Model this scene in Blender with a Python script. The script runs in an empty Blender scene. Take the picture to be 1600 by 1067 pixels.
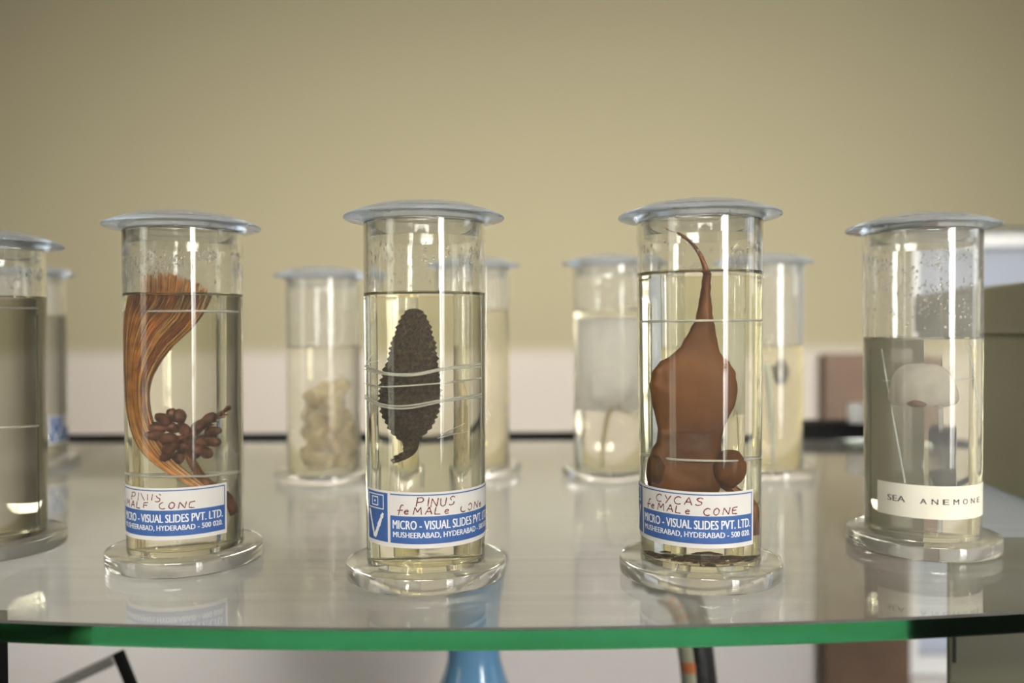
import bpy, bmesh, math, random
from mathutils import Vector, Matrix, noise
sc = bpy.context.scene
C = sc.collection
PI = math.pi
R = math.radians
random.seed(7)
SH = 1.0                       # height of the glass shelf's top above the floor

# ------------------------------------------------------------------ camera
cam_d = bpy.data.cameras.new('camera')
cam = bpy.data.objects.new('camera', cam_d); C.objects.link(cam)
cam_d.sensor_width = 36.0
cam_d.lens = 36.0 * 1300 / 1600
cam_d.clip_start = 0.02
cam_d.dof.use_dof = True
cam_d.dof.focus_distance = 0.505
cam_d.dof.aperture_fstop = (cam_d.lens / 1000) / 0.0088
cam.matrix_world = Matrix.Translation((0, 0, SH + .151)) @ Matrix.Rotation(PI/2 - R(.6), 4, 'X') @ Matrix.Rotation(R(-.3), 4, 'Z')
sc.camera = cam

# ------------------------------------------------------------------ view, light paths
sc.view_settings.view_transform = 'Standard'
sc.view_settings.look = 'None'
sc.view_settings.gamma = 1
sc.view_settings.use_curve_mapping = False
sc.view_settings.exposure = 0.0
cy = sc.cycles
cy.max_bounces = 32; cy.transmission_bounces = 32; cy.glossy_bounces = 26; cy.diffuse_bounces = 5
cy.transparent_max_bounces = 16
cy.caustics_refractive = True; cy.caustics_reflective = True
cy.blur_glossy = 0.3
cy.sample_clamp_indirect = 40.0
cy.use_denoising = True

# ------------------------------------------------------------------ sky outside the windows
w = bpy.data.worlds.new('sky'); sc.world = w; w.use_nodes = True
nt = w.node_tree; nt.nodes.clear()
out = nt.nodes.new('ShaderNodeOutputWorld'); bg = nt.nodes.new('ShaderNodeBackground')
tc = nt.nodes.new('ShaderNodeTexCoord'); sep = nt.nodes.new('ShaderNodeSeparateXYZ')
rmp = nt.nodes.new('ShaderNodeValToRGB')
rmp.color_ramp.elements[0].position = .40; rmp.color_ramp.elements[0].color = (.30, .34, .12, 1)
rmp.color_ramp.elements[1].position = .56; rmp.color_ramp.elements[1].color = (.80, .86, 1.0, 1)
mp = nt.nodes.new('ShaderNodeMapRange'); mp.inputs[1].default_value = -1; mp.inputs[2].default_value = 1
nt.links.new(tc.outputs['Generated'], sep.inputs[0]); nt.links.new(sep.outputs[2], mp.inputs[0])
yr = nt.nodes.new('ShaderNodeMapRange'); yr.inputs[1].default_value = .2; yr.inputs[2].default_value = .7; yr.inputs[3].default_value = 0; yr.inputs[4].default_value = .5
ad = nt.nodes.new('ShaderNodeMath'); ad.operation = 'ADD'; ad.use_clamp = True      # hedge and trees stand only on the camera's side of the house
nt.links.new(sep.outputs[1], yr.inputs[0]); nt.links.new(yr.outputs[0], ad.inputs[0]); nt.links.new(mp.outputs[0], ad.inputs[1])
nt.links.new(ad.outputs[0], rmp.inputs[0]); nt.links.new(rmp.outputs[0], bg.inputs[0])
bg.inputs[1].default_value = 1.1
nt.links.new(bg.outputs[0], out.inputs[0])

# ------------------------------------------------------------------ daylight coming in through the windows
def daylight(name, loc, aim, sx, sy, power, color, spread=180):
    L = bpy.data.lights.new(name, 'AREA'); L.shape = 'RECTANGLE'; L.size = sx; L.size_y = sy
    L.energy = power; L.color = color; L.spread = R(spread)
    o = bpy.data.objects.new(name, L); C.objects.link(o)
    o.location = loc
    o.rotation_euler = (Vector(aim) - Vector(loc)).to_track_quat('-Z', 'Y').to_euler()
    return o
daylight('daylight_street_window', (2.35, -2.66, 1.45), (.12, 1.9, .90), .8, 2.1, 11.0, (1.0, .98, .95), 40)
daylight('added_high_light', (0.0, -2.66, 2.90), (-.03, 1.9, 1.10), 2.5, .55, 18, (1.0, .98, .94), 31)  # unseen lamp added to throw a pool of light on the back wall
daylight('daylight_garden_window', (-3.06, -1.1, 1.45), (0, .3, 1.3), .9, 2.0, 7.5, (1.0, .96, .78), 150)
daylight('daylight_side_window', (3.06, .75, 1.45), (0, .5, 1.2), .8, 2.0, 4, (.93, .97, 1.0), 120)

# ------------------------------------------------------------------ materials
def new_mat(name):
    m = bpy.data.materials.new(name); m.use_nodes = True
    n = m.node_tree; n.nodes.clear()
    o = n.nodes.new('ShaderNodeOutputMaterial')
    return m, n, o
def node(n, t, **kw):
    x = n.nodes.new(t)
    for k, v in kw.items():
        if k in x.inputs.keys(): x.inputs[k].default_value = v
        else: setattr(x, k, v)
    return x
def rgba(c): return (c[0], c[1], c[2], 1)
def plain(name, col, rough=.6, metal=0, var=.12, scale=30, bump=0, coat=0, spec=.5, trans=0):
    """principled surface with a little procedural noise in its colour"""
    m, n, o = new_mat(name)
    p = node(n, 'ShaderNodeBsdfPrincipled', Roughness=rough, Metallic=metal)
    p.inputs['Coat Weight'].default_value = coat
    p.inputs['Specular IOR Level'].default_value = spec
    t = node(n, 'ShaderNodeTexCoord'); nz = node(n, 'ShaderNodeTexNoise', Scale=scale, Detail=5)
    n.links.new(t.outputs['Object'], nz.inputs['Vector'])
    r = node(n, 'ShaderNodeValToRGB')
    r.color_ramp.elements[0].position = .3; r.color_ramp.elements[1].position = .7
    r.color_ramp.elements[0].color = rgba([c*(1-var) for c in col])
    r.color_ramp.elements[1].color = rgba([min(1, c*(1+var)) for c in col])
    n.links.new(nz.outputs['Fac'], r.inputs['Fac']); n.links.new(r.outputs['Color'], p.inputs['Base Color'])
    if bump:
        b = node(n, 'ShaderNodeBump', Strength=bump, Distance=.002)
        n.links.new(nz.outputs['Fac'], b.inputs['Height']); n.links.new(b.outputs[0], p.inputs['Normal'])
    sh = p.outputs[0]
    if trans:
        tl = node(n, 'ShaderNodeBsdfTranslucent'); n.links.new(r.outputs['Color'], tl.inputs['Color'])
        mx = node(n, 'ShaderNodeMixShader', Fac=trans)
        n.links.new(p.outputs[0], mx.inputs[1]); n.links.new(tl.outputs[0], mx.inputs[2]); sh = mx.outputs[0]
    n.links.new(sh, o.inputs['Surface'])
    return m
def glassy(name, col, ior, rough=0.0, haze=0, haze_col=(.8, .8, .78), noisy=False, absorb=None, dens=0, streak=False, top_only=False):
    m, n, o = new_mat(name)
    g = node(n, 'ShaderNodeBsdfGlass', Color=rgba(col), Roughness=rough, IOR=ior)
    sh = g.outputs[0]
    if haze:                      # dust, scuffs and painted-in bloom, on the outer side of the wall only
        d = node(n, 'ShaderNodeBsdfDiffuse', Color=rgba(haze_col))
        tl = node(n, 'ShaderNodeBsdfTranslucent', Color=rgba(haze_col))
        dm = node(n, 'ShaderNodeMixShader', Fac=.25)
        n.links.new(d.outputs[0], dm.inputs[1]); n.links.new(tl.outputs[0], dm.inputs[2])
        mx = node(n, 'ShaderNodeMixShader', Fac=haze)
        n.links.new(sh, mx.inputs[1]); n.links.new(dm.outputs[0], mx.inputs[2]); sh = mx.outputs[0]
        t = node(n, 'ShaderNodeTexCoord'); mpn = node(n, 'ShaderNodeMapping')
        n.links.new(t.outputs['Object'], mpn.inputs[0])
        mpn.inputs['Scale'].default_value = (2.2, 90, 1) if streak else (60, 60, 60)
        nz = node(n, 'ShaderNodeTexNoise', Scale=1.0, Detail=6, Roughness=.6)
        n.links.new(mpn.outputs[0], nz.inputs['Vector'])
        mr = node(n, 'ShaderNodeMapRange'); am = .38 if streak else .28 if noisy else .08
        mr.inputs[1].default_value = .3; mr.inputs[2].default_value = .7
        mr.inputs[3].default_value = haze*(1-am); mr.inputs[4].default_value = haze*(1+am)
        n.links.new(nz.outputs['Fac'], mr.inputs[0])
        geo = node(n, 'ShaderNodeNewGeometry'); inv = node(n, 'ShaderNodeMath', operation='SUBTRACT'); inv.inputs[0].default_value = 1
        n.links.new(geo.outputs['Backfacing'], inv.inputs[1])
        mu = node(n, 'ShaderNodeMath', operation='MULTIPLY')
        n.links.new(mr.outputs[0], mu.inputs[0]); n.links.new(inv.outputs[0], mu.inputs[1]); fac = mu.outputs[0]
        if top_only:
            sp = node(n, 'ShaderNodeSeparateXYZ'); n.links.new(t.outputs['Normal'], sp.inputs[0])
            gt = node(n, 'ShaderNodeMath', operation='GREATER_THAN'); gt.inputs[1].default_value = .5
            n.links.new(sp.outputs[2], gt.inputs[0])
            mu2 = node(n, 'ShaderNodeMath', operation='MULTIPLY')
            n.links.new(fac, mu2.inputs[0]); n.links.new(gt.outputs[0], mu2.inputs[1]); fac = mu2.outputs[0]
        n.links.new(fac, mx.inputs[0])
    n.links.new(sh, o.inputs['Surface'])
    if absorb:
        v = node(n, 'ShaderNodeVolumeAbsorption', Color=rgba(absorb), Density=dens)
        n.links.new(v.outputs[0], o.inputs['Volume'])
    return m
M = {}
M['acrylic'] = glassy('clear_acrylic', (.985, .985, .97), 1.49, haze=.035, haze_col=(.82, .82, .80))
M['fogged'] = glassy('fogged_acrylic', (.98, .98, .97), 1.49, rough=.02, haze=.05, haze_col=(.86, .86, .84), noisy=True)
M['bloom_haze'] = glassy('bloom_haze_acrylic', (.98, .98, .97), 1.49, haze=.15, haze_col=(.88, .86, .83), noisy=True)  # pale veil in the surface colour: painted bloom that brightens these jars
M['base'] = glassy('base_acrylic', (.98, .98, .965), 1.49, rough=.0, haze=.20, haze_col=(.84, .81, .75), noisy=True)
M['lid'] = glassy('lid_acrylic', (.93, .955, .98), 1.49, rough=.13, haze=.27, haze_col=(.78, .81, .84))
M['liq_wall'] = glassy('liquid_inside_wall', (.995, .985, .915), 1.36/1.49)
M['liq_top'] = glassy('liquid_surface', (.99, .985, .94), 1.36)
M['liq_wall_yellow'] = glassy('yellowed_liquid_inside_wall', (.99, .955, .80), 1.36/1.49)
M['droplet'] = glassy('water_droplet', (1, 1, 1), 1.33)
M['plate'] = glassy('glass_plate_in_liquid', (.985, .99, .98), 1.10, haze=.015)
M['plate_edge'] = plain('ground_glass_edge', (.16, .20, .15), .4)
M['frost'] = plain('frosted_white_plate', (.90, .88, .85), .5, var=.04, trans=.5)
M['shelf'] = glassy('shelf_glass', (1, .99, .98), 1.52, rough=.035, haze=.22, haze_col=(.74, .69, .63), streak=True, absorb=(.07, .78, .56), dens=3.8, top_only=True)
M['paper'] = plain('label_paper', (.73, .70, .645), .7, var=.04, scale=60)
M['old_paper'] = plain('aged_label_paper', (.76, .72, .58), .75, var=.06, scale=60)
M['blue'] = plain('label_blue_ink', (.05, .125, .35), .55, var=.07, scale=200)
M['white_ink'] = plain('label_white_print', (.82, .82, .80), .6, var=.03)
M['red_ink'] = plain('faded_red_ink', (.17, .028, .018), .7, var=.3, scale=400)
M['type_ink'] = plain('typewriter_ink', (.05, .045, .04), .8, var=.3, scale=400)
M['thread'] = plain('nylon_thread', (.86, .85, .80), .4, var=.05, trans=.3)
M['needle'] = plain('preserved_needle', (.66, .27, .035), .45, var=.45, scale=120, trans=.25)
M['needle_dark'] = plain('dark_needle', (.34, .10, .015), .45, var=.3, scale=120, trans=.2)
M['needle_pale'] = plain('pale_needle', (.80, .45, .12), .45, var=.3, scale=120, trans=.25)
M['pollen'] = plain('dark_brown_cone', (.14, .052, .022), .6, var=.5, scale=220, bump=.4)
M['twig'] = plain('brown_twig', (.20, .085, .03), .7, var=.4, scale=150, bump=.4)
M['cone'] = plain('weathered_cone', (.078, .050, .018), .7, var=.75, scale=420, bump=1.0)
M['cycas'] = plain('rust_felted_leaf', (.245, .080, .003), .5, var=.6, scale=20, bump=.6, trans=.38)
M['cycas_stem'] = plain('rust_stalk', (.22, .07, .012), .6, var=.35, scale=90, bump=.4)
M['ovule'] = plain('brown_ovule', (.20, .052, .010), .55, var=.3, scale=90)
M['sediment'] = plain('brown_sediment', (.22, .13, .05), .9, var=.5, scale=200)
M['flesh'] = plain('pale_flesh', (.82, .77, .68), .5, var=.10, scale=70, trans=.5)
M['coral'] = plain('cream_coral', (.90, .76, .47), .8, var=.12, scale=60, bump=.5, trans=.3)
M['dark_flesh'] = plain('dark_preserved_flesh', (.16, .14, .10), .7, var=.4, scale=90)
M['stalk'] = plain('yellow_stalk', (.55, .45, .20), .6, var=.2)
M['quill'] = plain('pale_blue_quill', (.70, .78, .80), .3, var=.1)
M['black'] = plain('black_painted_steel', (.010, .010, .010), .7, var=.2, spec=.12)
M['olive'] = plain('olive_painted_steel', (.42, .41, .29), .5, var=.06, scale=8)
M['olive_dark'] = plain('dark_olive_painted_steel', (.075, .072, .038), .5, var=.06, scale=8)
M['slot'] = plain('dark_slot', (.01, .01, .008), .9)
M['vase'] = plain('sky_blue_glaze', (.16, .36, .60), .18, var=.08, scale=12, coat=.5)
M['snake'] = plain('black_scaled_skin', (.018, .018, .018), .35, var=.4, scale=300, bump=.4)
M['belly'] = plain('grey_green_belly', (.34, .34, .24), .5, var=.15, scale=100)
M['band'] = plain('orange_band', (.50, .16, .05), .5, var=.15, scale=100)
M['grey_metal'] = plain('grey_metal', (.42, .41, .39), .4, metal=.6)
M['wall_shade'] = plain('wall_shade_brown', (.125, .072, .038), .6, var=.2, scale=9)  # brown of the shaded wall, put on a board
M['white_paint'] = plain('white_painted_frame', (.78, .78, .76), .4, var=.03)
M['shelf_board'] = plain('grey_lower_board', (.55, .53, .49), .6, var=.06)
M['floor'] = plain('stone_floor', (.36, .33, .29), .5, var=.12, scale=5)
M['ceiling'] = plain('white_ceiling', (.75, .73, .68), .9, var=.02)
M['side_wall'] = plain('cream_wall_paint', (.56, .50, .36), .9, var=.03, scale=3)
M['milk_glass'] = plain('milk_glass', (.70, .71, .73), .3, var=.01, trans=.8)
M['pane'] = glassy('window_pane', (1, 1, 1), 1.02)
# back wall: beige paint above a pinkish white dado, the edge between them brushed soft
m, n, o = new_mat('beige_wall_over_pink_dado')
p = node(n, 'ShaderNodeBsdfPrincipled', Roughness=.85); p.inputs['Specular IOR Level'].default_value = .25
t = node(n, 'ShaderNodeTexCoord'); s = node(n, 'ShaderNodeSeparateXYZ')
n.links.new(t.outputs['Object'], s.inputs[0])
mr = node(n, 'ShaderNodeMapRange'); mr.interpolation_type = 'SMOOTHSTEP'
mr.inputs[1].default_value = 1.085; mr.inputs[2].default_value = 1.135
n.links.new(s.outputs[2], mr.inputs[0])
nz = node(n, 'ShaderNodeTexNoise', Scale=1.6, Detail=3); n.links.new(t.outputs['Object'], nz.inputs['Vector'])
r1 = node(n, 'ShaderNodeValToRGB'); r1.color_ramp.elements[0].color = (.41, .362, .31, 1); r1.color_ramp.elements[1].color = (.435, .385, .33, 1)
r2 = node(n, 'ShaderNodeValToRGB'); r2.color_ramp.elements[0].color = (.268, .236, .148, 1); r2.color_ramp.elements[1].color = (.284, .249, .157, 1)
mx = node(n, 'ShaderNodeMix'); mx.data_type = 'RGBA'
n.links.new(nz.outputs['Fac'], r1.inputs[0]); n.links.new(nz.outputs['Fac'], r2.inputs[0])
n.links.new(mr.outputs[0], mx.inputs[0]); n.links.new(r1.outputs[0], mx.inputs[6]); n.links.new(r2.outputs[0], mx.inputs[7])
ml = node(n, 'ShaderNodeMapRange'); ml.interpolation_type = 'SMOOTHSTEP'; ml.inputs[1].default_value = .66; ml.inputs[2].default_value = .90
n.links.new(s.outputs[2], ml.inputs[0])
m3 = node(n, 'ShaderNodeMix'); m3.data_type = 'RGBA'; m3.inputs[6].default_value = (.66, .625, .60, 1)     # paler low down: extra light on the wall put into its colour
n.links.new(ml.outputs[0], m3.inputs[0]); n.links.new(mx.outputs[2], m3.inputs[7])
n.links.new(m3.outputs[2], p.inputs['Base Color']); n.links.new(p.outputs[0], o.inputs['Surface'])
M['back_wall'] = m

# ------------------------------------------------------------------ helpers
def link_mesh(name, bm, mats, parent=None, smooth=True, loc=None, kind=None, label=None, recalc=True):
    if recalc: bmesh.ops.recalc_face_normals(bm, faces=bm.faces)
    me = bpy.data.meshes.new(name); bm.to_mesh(me); bm.free()
    for x in (mats if isinstance(mats, (list, tuple)) else [mats]): me.materials.append(M[x])
    if smooth:
        me.polygons.foreach_set('use_smooth', [True]*len(me.polygons))
        me.set_sharp_from_angle(angle=R(38))
    ob = bpy.data.objects.new(name, me); C.objects.link(ob)
    if parent: ob.parent = parent
    if loc: ob.location = loc
    if kind: ob['kind'] = kind
    if label: ob['label'] = label
    return ob
def empty(name, loc, rot=(0, 0, 0)):
    e = bpy.data.objects.new(name, None); C.objects.link(e); e.location = loc; e.rotation_euler = rot
    e.empty_display_size = .02
    return e
def tag(ob, label, cat, group=None):
    ob['label'] = label; ob['category'] = cat
    if group: ob['group'] = group
    return ob
def box(bm, x0, x1, y0, y1, z0, z1, bev=0, mat=0, mtx=None):
    r = bmesh.ops.create_cube(bm, size=1)
    vs = r['verts']
    for v in vs:
        v.co = Vector((x0 + (v.co.x+.5)*(x1-x0), y0 + (v.co.y+.5)*(y1-y0), z0 + (v.co.z+.5)*(z1-z0)))
    fs = set(f for v in vs for f in v.link_faces)
    for f in fs: f.material_index = mat
    if bev:
        es = list(set(e for v in vs for e in v.link_edges))
        rr = bmesh.ops.bevel(bm, geom=es, offset=bev, segments=2, affect='EDGES', profile=.5)
        vs = list(set(v for v in rr['verts'])) or vs
        for f in rr['faces']: f.material_index = mat
    if mtx is not None:
        allv = set(vs)
        bmesh.ops.transform(bm, matrix=mtx, verts=list(allv))
def lathe(bm, prof, seg=96, closed=False, mats=None, caps=True):
    """prof: list of (r, z); r == 0 ends become poles"""
    rings = []
    for (r, z) in prof:
        if r <= 1e-9: rings.append([bm.verts.new((0, 0, z))])
        else: rings.append([bm.verts.new((r*math.cos(2*PI*k/seg), r*math.sin(2*PI*k/seg), z)) for k in range(seg)])
    n = len(rings)
    for i in range(n if closed else n-1):
        a, b = rings[i], rings[(i+1) % n]
        mi = mats[i] if mats else 0
        for k in range(seg):
            k2 = (k+1) % seg
            if len(a) == 1 and len(b) == 1: continue
            if len(a) == 1: f = bm.faces.new((a[0], b[k], b[k2]))
            elif len(b) == 1: f = bm.faces.new((a[k], b[0], a[k2]))
            else: f = bm.faces.new((a[k], b[k], b[k2], a[k2]))
            f.material_index = mi
def tube(bm, pts, rad, seg=8, mat=0, flat=1.0):
    pts = [Vector(p) for p in pts]
    rads = rad if isinstance(rad, (list, tuple)) else [rad]*len(pts)
    rings = []; up = None
    for i, p in enumerate(pts):
        t = (pts[min(i+1, len(pts)-1)] - pts[max(i-1, 0)]).normalized()
        if up is None:
            up = Vector((0, 1, 0)) if abs(t.y) < .9 else Vector((1, 0, 0))
        a = t.cross(up).normalized(); up = a.cross(t).normalized()
        rings.append([bm.verts.new(p + rads[i]*(math.cos(2*PI*k/seg)*a + flat*math.sin(2*PI*k/seg)*up)) for k in range(seg)])
    for i in range(len(rings)-1):
        for k in range(seg):
            f = bm.faces.new((rings[i][k], rings[i+1][k], rings[i+1][(k+1) % seg], rings[i][(k+1) % seg])); f.material_index = mat
    for rg in (rings[0], rings[-1]):
        f = bm.faces.new(rg); f.material_index = mat
def smooth_path(pts, n):
    """Catmull-Rom through points, n samples"""
    P = [Vector(p) for p in pts]; P = [2*P[0]-P[1]] + P + [2*P[-1]-P[-2]]
    res = []; m_ = len(P) - 3
    for i in range(n):
        s_ = i/(n-1)*m_; k = min(int(s_), m_-1); t_ = s_-k
        a, b, c, d = P[k:k+4]
        res.append(.5*((2*b) + (c-a)*t_ + (2*a-5*b+4*c-d)*t_*t_ + (3*b-a-3*c+d)*t_**3))
    return res
def blob(bm, c, r, sub=2, nz=.0, ns=100, sx=(1, 1, 1), mat=0, rot=None):
    rr = bmesh.ops.create_icosphere(bm, subdivisions=sub, radius=1)
    c = Vector(c)
    for v in rr['verts']:
        d = v.co.copy()
        q = 1 + nz*noise.noise(d*1.7 + c*ns)
        q2 = Vector((d.x*sx[0], d.y*sx[1], d.z*sx[2]))*r*q
        if rot is not None: q2 = rot @ q2
        v.co = c + q2
    for f in set(f for v in rr['verts'] for f in v.link_faces): f.material_index = mat

# ------------------------------------------------------------------ the room
def structure(name, bm, mat, **k): return link_mesh(name, bm, mat, smooth=False, kind='structure', **k)
def wall_with_holes(name, axis, at, thick, a0, a1, z1, holes, mat):
    """vertical wall; axis 'x' runs along x at y=at; holes (a0,a1,z0,z1)"""
    bm = bmesh.new()
    cuts = sorted(holes); cur = a0
    def pc(p0, p1, q0, q1):
        if p1-p0 < 1e-6 or q1-q0 < 1e-6: return
        if axis == 'x': box(bm, p0, p1, at, at+thick, q0, q1)
        else: box(bm, at, at+thick, p0, p1, q0, q1)
    for (h0, h1, zz0, zz1) in cuts:
        pc(cur, h0, 0, z1); pc(h0, h1, 0, zz0); pc(h0, h1, zz1, z1); cur = h1
    pc(cur, a1, 0, z1)
    return structure(name, bm, mat)
X0, X1, Y0, Y1, ZC = -3.0, 3.0, -2.6, 1.9, 3.3
bm = bmesh.new(); box(bm, X0-.12, X1+.12, Y0-.12, Y1+.12, -.1, 0); structure('floor', bm, 'floor')
bm = bmesh.new(); box(bm, X0-.12, X1+.12, Y0-.12, Y1+.12, ZC, ZC+.1); structure('ceiling', bm, 'ceiling')
wall_with_holes('wall_back', 'x', Y1, .12, X0-.12, X1+.12, ZC, [(.905, 1.45, .35, 1.385)], 'back_wall')
wall_with_holes('wall_front', 'x', Y0-.12, .12, X0-.12, X1+.12, ZC, [(-1.3, 1.3, 2.58, 3.2), (1.95, 2.75, .4, 2.5)], 'side_wall')
wall_with_holes('wall_left', 'y', X0-.12, .12, Y0, Y1, ZC, [(-1.55, -.65, .45, 2.45)], 'side_wall')
wall_with_holes('wall_right', 'y', X1, .12, Y0, Y1, ZC, [(.35, 1.15, .45, 2.45)], 'side_wall')
def window(name, axis, at, a0, a1, z0, z1, cols, rows):
    """frame bars standing in the opening, one pane object as its part"""
    bm = bmesh.new()
    def bar(p0, p1, q0, q1, d=.025):
        if axis == 'x': box(bm, p0, p1, at-d, at+d, q0, q1)
        else: box(bm, at-d, at+d, p0, p1, q0, q1)
    wd = .04
    bar(a0, a0+wd, z0, z1); bar(a1-wd, a1, z0, z1); bar(a0+wd, a1-wd, z0, z0+wd); bar(a0+wd, a1-wd, z1-wd, z1)
    for i in range(1, cols):
        c = a0 + (a1-a0)*i/cols; bar(c-.016, c+.016, z0+wd, z1-wd, .015)
    for i in range(1, rows):
        c = z0 + (z1-z0)*i/rows; bar(a0+wd, a1-wd, c-.016, c+.016, .0145)
    return structure(name, bm, 'white_paint')
w1 = window('window_1', 'x', Y1+.06, .905, 1.45, .35, 1.385, 1, 1)
bm = bmesh.new(); box(bm, .945, 1.41, Y1+.056, Y1+.062, .39, 1.345); link_mesh('pane', bm, 'milk_glass', w1, smooth=False)
window('added_window_2', 'x', Y0-.03, -1.3, 1.3, 2.58, 3.2, 4, 1)  # added opening out of view, made for the lamp that pools on the wall
window('window_3', 'x', Y0-.03, 1.95, 2.75, .4, 2.5, 2, 4)
window('window_4', 'y', X0-.03, -1.55, -.65, .45, 2.45, 2, 4)
window('window_5', 'y', X1+.03, .35, 1.15, .45, 2.45, 2, 4)

# brown board put in where the back wall lies in shade
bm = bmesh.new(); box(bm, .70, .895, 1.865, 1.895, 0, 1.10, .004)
tag(link_mesh('shade_board', bm, 'wall_shade', smooth=False), 'brown board put in for shade on the pink part of the wall', 'board')

# ------------------------------------------------------------------ the glass shelf and its supports
bm = bmesh.new()
NB = 48; xs = [-.62 + 1.24*i/NB for i in range(NB+1)]
def front(x): return .4238 + .24*(x+.02)**2
prof = [(0.0012, 0), (0, -.0012), (0, -.0108), (.0012, -.012)]
cols_ = []
for x in xs:
    fy = front(x)
    cols_.append([bm.verts.new((x, 1.16, 0))] + [bm.verts.new((x, fy+a, b)) for a, b in prof] + [bm.verts.new((x, 1.16, -.012))])
for i in range(NB):
    a, b = cols_[i], cols_[i+1]
    for k in range(6):
        k2 = (k+1) % 6
        f = bm.faces.new((a[k], a[k2], b[k2], b[k])); f.material_index = 0
for cc in (cols_[0], cols_[-1]):
    bm.faces.new(cc)
tag(link_mesh('glass_shelf', bm, 'shelf', loc=(0, 0, SH)), 'thick glass shelf with a green front edge carrying all the jars', 'shelf')

bm = bmesh.new(); box(bm, -.76, .40, 1.2105, 1.226, SH-.0066, SH+.0048, .001)
tag(link_mesh('shelf_rail', bm, 'black', smooth=False), 'long black steel rail along the back edge of the glass shelf', 'rail')
bm = bmesh.new(); box(bm, -.74, -.43, 1.1625, 1.2095, SH-.06, SH-.0006, .001)
tag(link_mesh('shelf_bracket', bm, 'black', smooth=False), 'black bracket behind the far left corner of the glass shelf', 'bracket')
e = empty('shelf_bracket', (.45, 1.17, SH))
bm = bmesh.new(); box(bm, -.046, .09, -.0075, .056, -.03, .021, .001); link_mesh('bracket_plate', bm, 'black', e, smooth=False)
bm = bmesh.new(); lathe(bm, [(0, .021), (.011, .021), (.012, .024), (.012, .046), (.009, .050), (0, .050)], 24)
link_mesh('cap', bm, 'white_paint', e, label='white cap on the bracket', loc=(.035, .004, 0))
tag(e, 'thicker black bracket with a white cap at the right end of the back rail', 'bracket')
bm = bmesh.new(); box(bm, -.315, -.2845, .455, .467, 0, SH-.0125, .001)
tag(link_mesh('shelf_post', bm, 'black', smooth=False), 'black steel post under the left end of the glass shelf', 'post')
# slotted olive upright under the right end
e = empty('slotted_upright', (.3897, .615, 0))
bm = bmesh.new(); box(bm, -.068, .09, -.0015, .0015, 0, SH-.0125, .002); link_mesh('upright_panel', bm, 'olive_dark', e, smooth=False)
for k in range(12):
    bm = bmesh.new(); zc = SH-.0125-.030 - k*.040
    box(bm, -.0650, -.0622, -.0018, -.0010, zc-.0125, zc+.0125); link_mesh('slot', bm, 'slot', e, smooth=False)
tag(e, 'olive steel upright with a row of slots under the right end of the shelf', 'upright')
# lower board
bm = bmesh.new(); box(bm, -.62, .305, .50, 1.16, .515, .54, .002)
link_mesh('lower_shelf', bm, 'shelf_board', smooth=False); tag(bpy.data.objects['lower_shelf'], 'grey board below the glass shelf that carries the blue vase', 'shelf')
# olive box with a lid on the glass shelf at the right
e = empty('storage_box', (.436, .62, SH+.0004), (0, 0, R(-7)))
bm = bmesh.new(); box(bm, 0, .40, 0, .38, 0, .146, .003); link_mesh('box_body', bm, 'olive', e, smooth=False)
bm = bmesh.new(); box(bm, -.003, .403, -.003, .383, .1465, .193, .004); link_mesh('box_lid', bm, 'olive', e, smooth=False)
tag(e, 'olive green steel box with a lid on the shelf beside the sea anemone jar', 'box')

# ------------------------------------------------------------------ stroke lettering for handwriting
ST = {
 'P': [[(0, 0), (.08, 1)], [(.0, .95), (.45, 1), (.6, .75), (.45, .5), (.06, .45)]],
 'I': [[(.2, 0), (.22, 1)]], 'i': [[(.2, 0), (.22, .6)], [(.23, .85), (.25, .92)]],
 'N': [[(0, 0), (.05, .95), (.5, .05), (.56, 1)]], 'n': [[(0, 0), (.04, .55)], [(.04, .4), (.2, .58), (.34, .5), (.38, 0)]],
 'U': [[(0, .9), (.05, .15), (.25, 0), (.45, .15), (.5, .95)]], 'u': [[(0, .55), (.04, .1), (.2, 0), (.36, .15), (.38, .58)], [(.38, .2), (.42, 0)]],
 'S': [[(.5, .85), (.3, 1), (.05, .8), (.2, .55), (.45, .4), (.42, .1), (.15, 0), (0, .12)]],
 's': [[(.36, .5), (.2, .6), (.05, .47), (.2, .33), (.32, .2), (.25, .03), (.02, .05)]],
 'M': [[(0, 0), (.08, 1), (.32, .35), (.55, 1), (.66, 0)]], 'm': [[(0, 0), (.04, .6)], [(.04, .45), (.18, .6), (.28, .45), (.29, 0)], [(.29, .45), (.44, .6), (.56, .45), (.58, 0)]],
 'A': [[(0, 0), (.28, 1), (.55, 0)], [(.1, .38), (.46, .38)]],
 'L': [[(.03, 1), (0, .02), (.45, 0)]],
 'E': [[(.45, .95), (.05, .85), (.02, .5), (.38, .52)], [(.02, .5), (.05, .08), (.48, .02)]],
 'e': [[(.03, .3), (.35, .36), (.3, .56), (.12, .55), (.02, .3), (.12, .03), (.38, .08)]],
 'C': [[(.5, .85), (.3, 1), (.08, .8), (0, .45), (.12, .08), (.35, 0), (.52, .1)]],
 'O': [[(.25, 1), (.04, .75), (.02, .3), (.2, 0), (.42, .2), (.46, .7), (.25, 1)]],
 'o': [[(.18, .6), (.02, .4), (.04, .12), (.2, 0), (.36, .2), (.34, .48), (.18, .6)]],
 'Y': [[(0, 1), (.22, .5)], [(.5, 1), (.12, -.1)]],
 'f': [[(.5, 1.2), (.36, 1.3), (.26, 1.05), (.14, -.15)], [(0, .5), (.48, .58)]],
 'a': [[(.34, .5), (.18, .6), (.02, .35), (.08, .04), (.3, .15), (.36, .58), (.4, 0)]],
 'l': [[(.1, 1), (.06, .1), (.16, 0), (.26, .08)]],
 '.': [[(.1, 0), (.14, .04)]], ' ': []}
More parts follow.
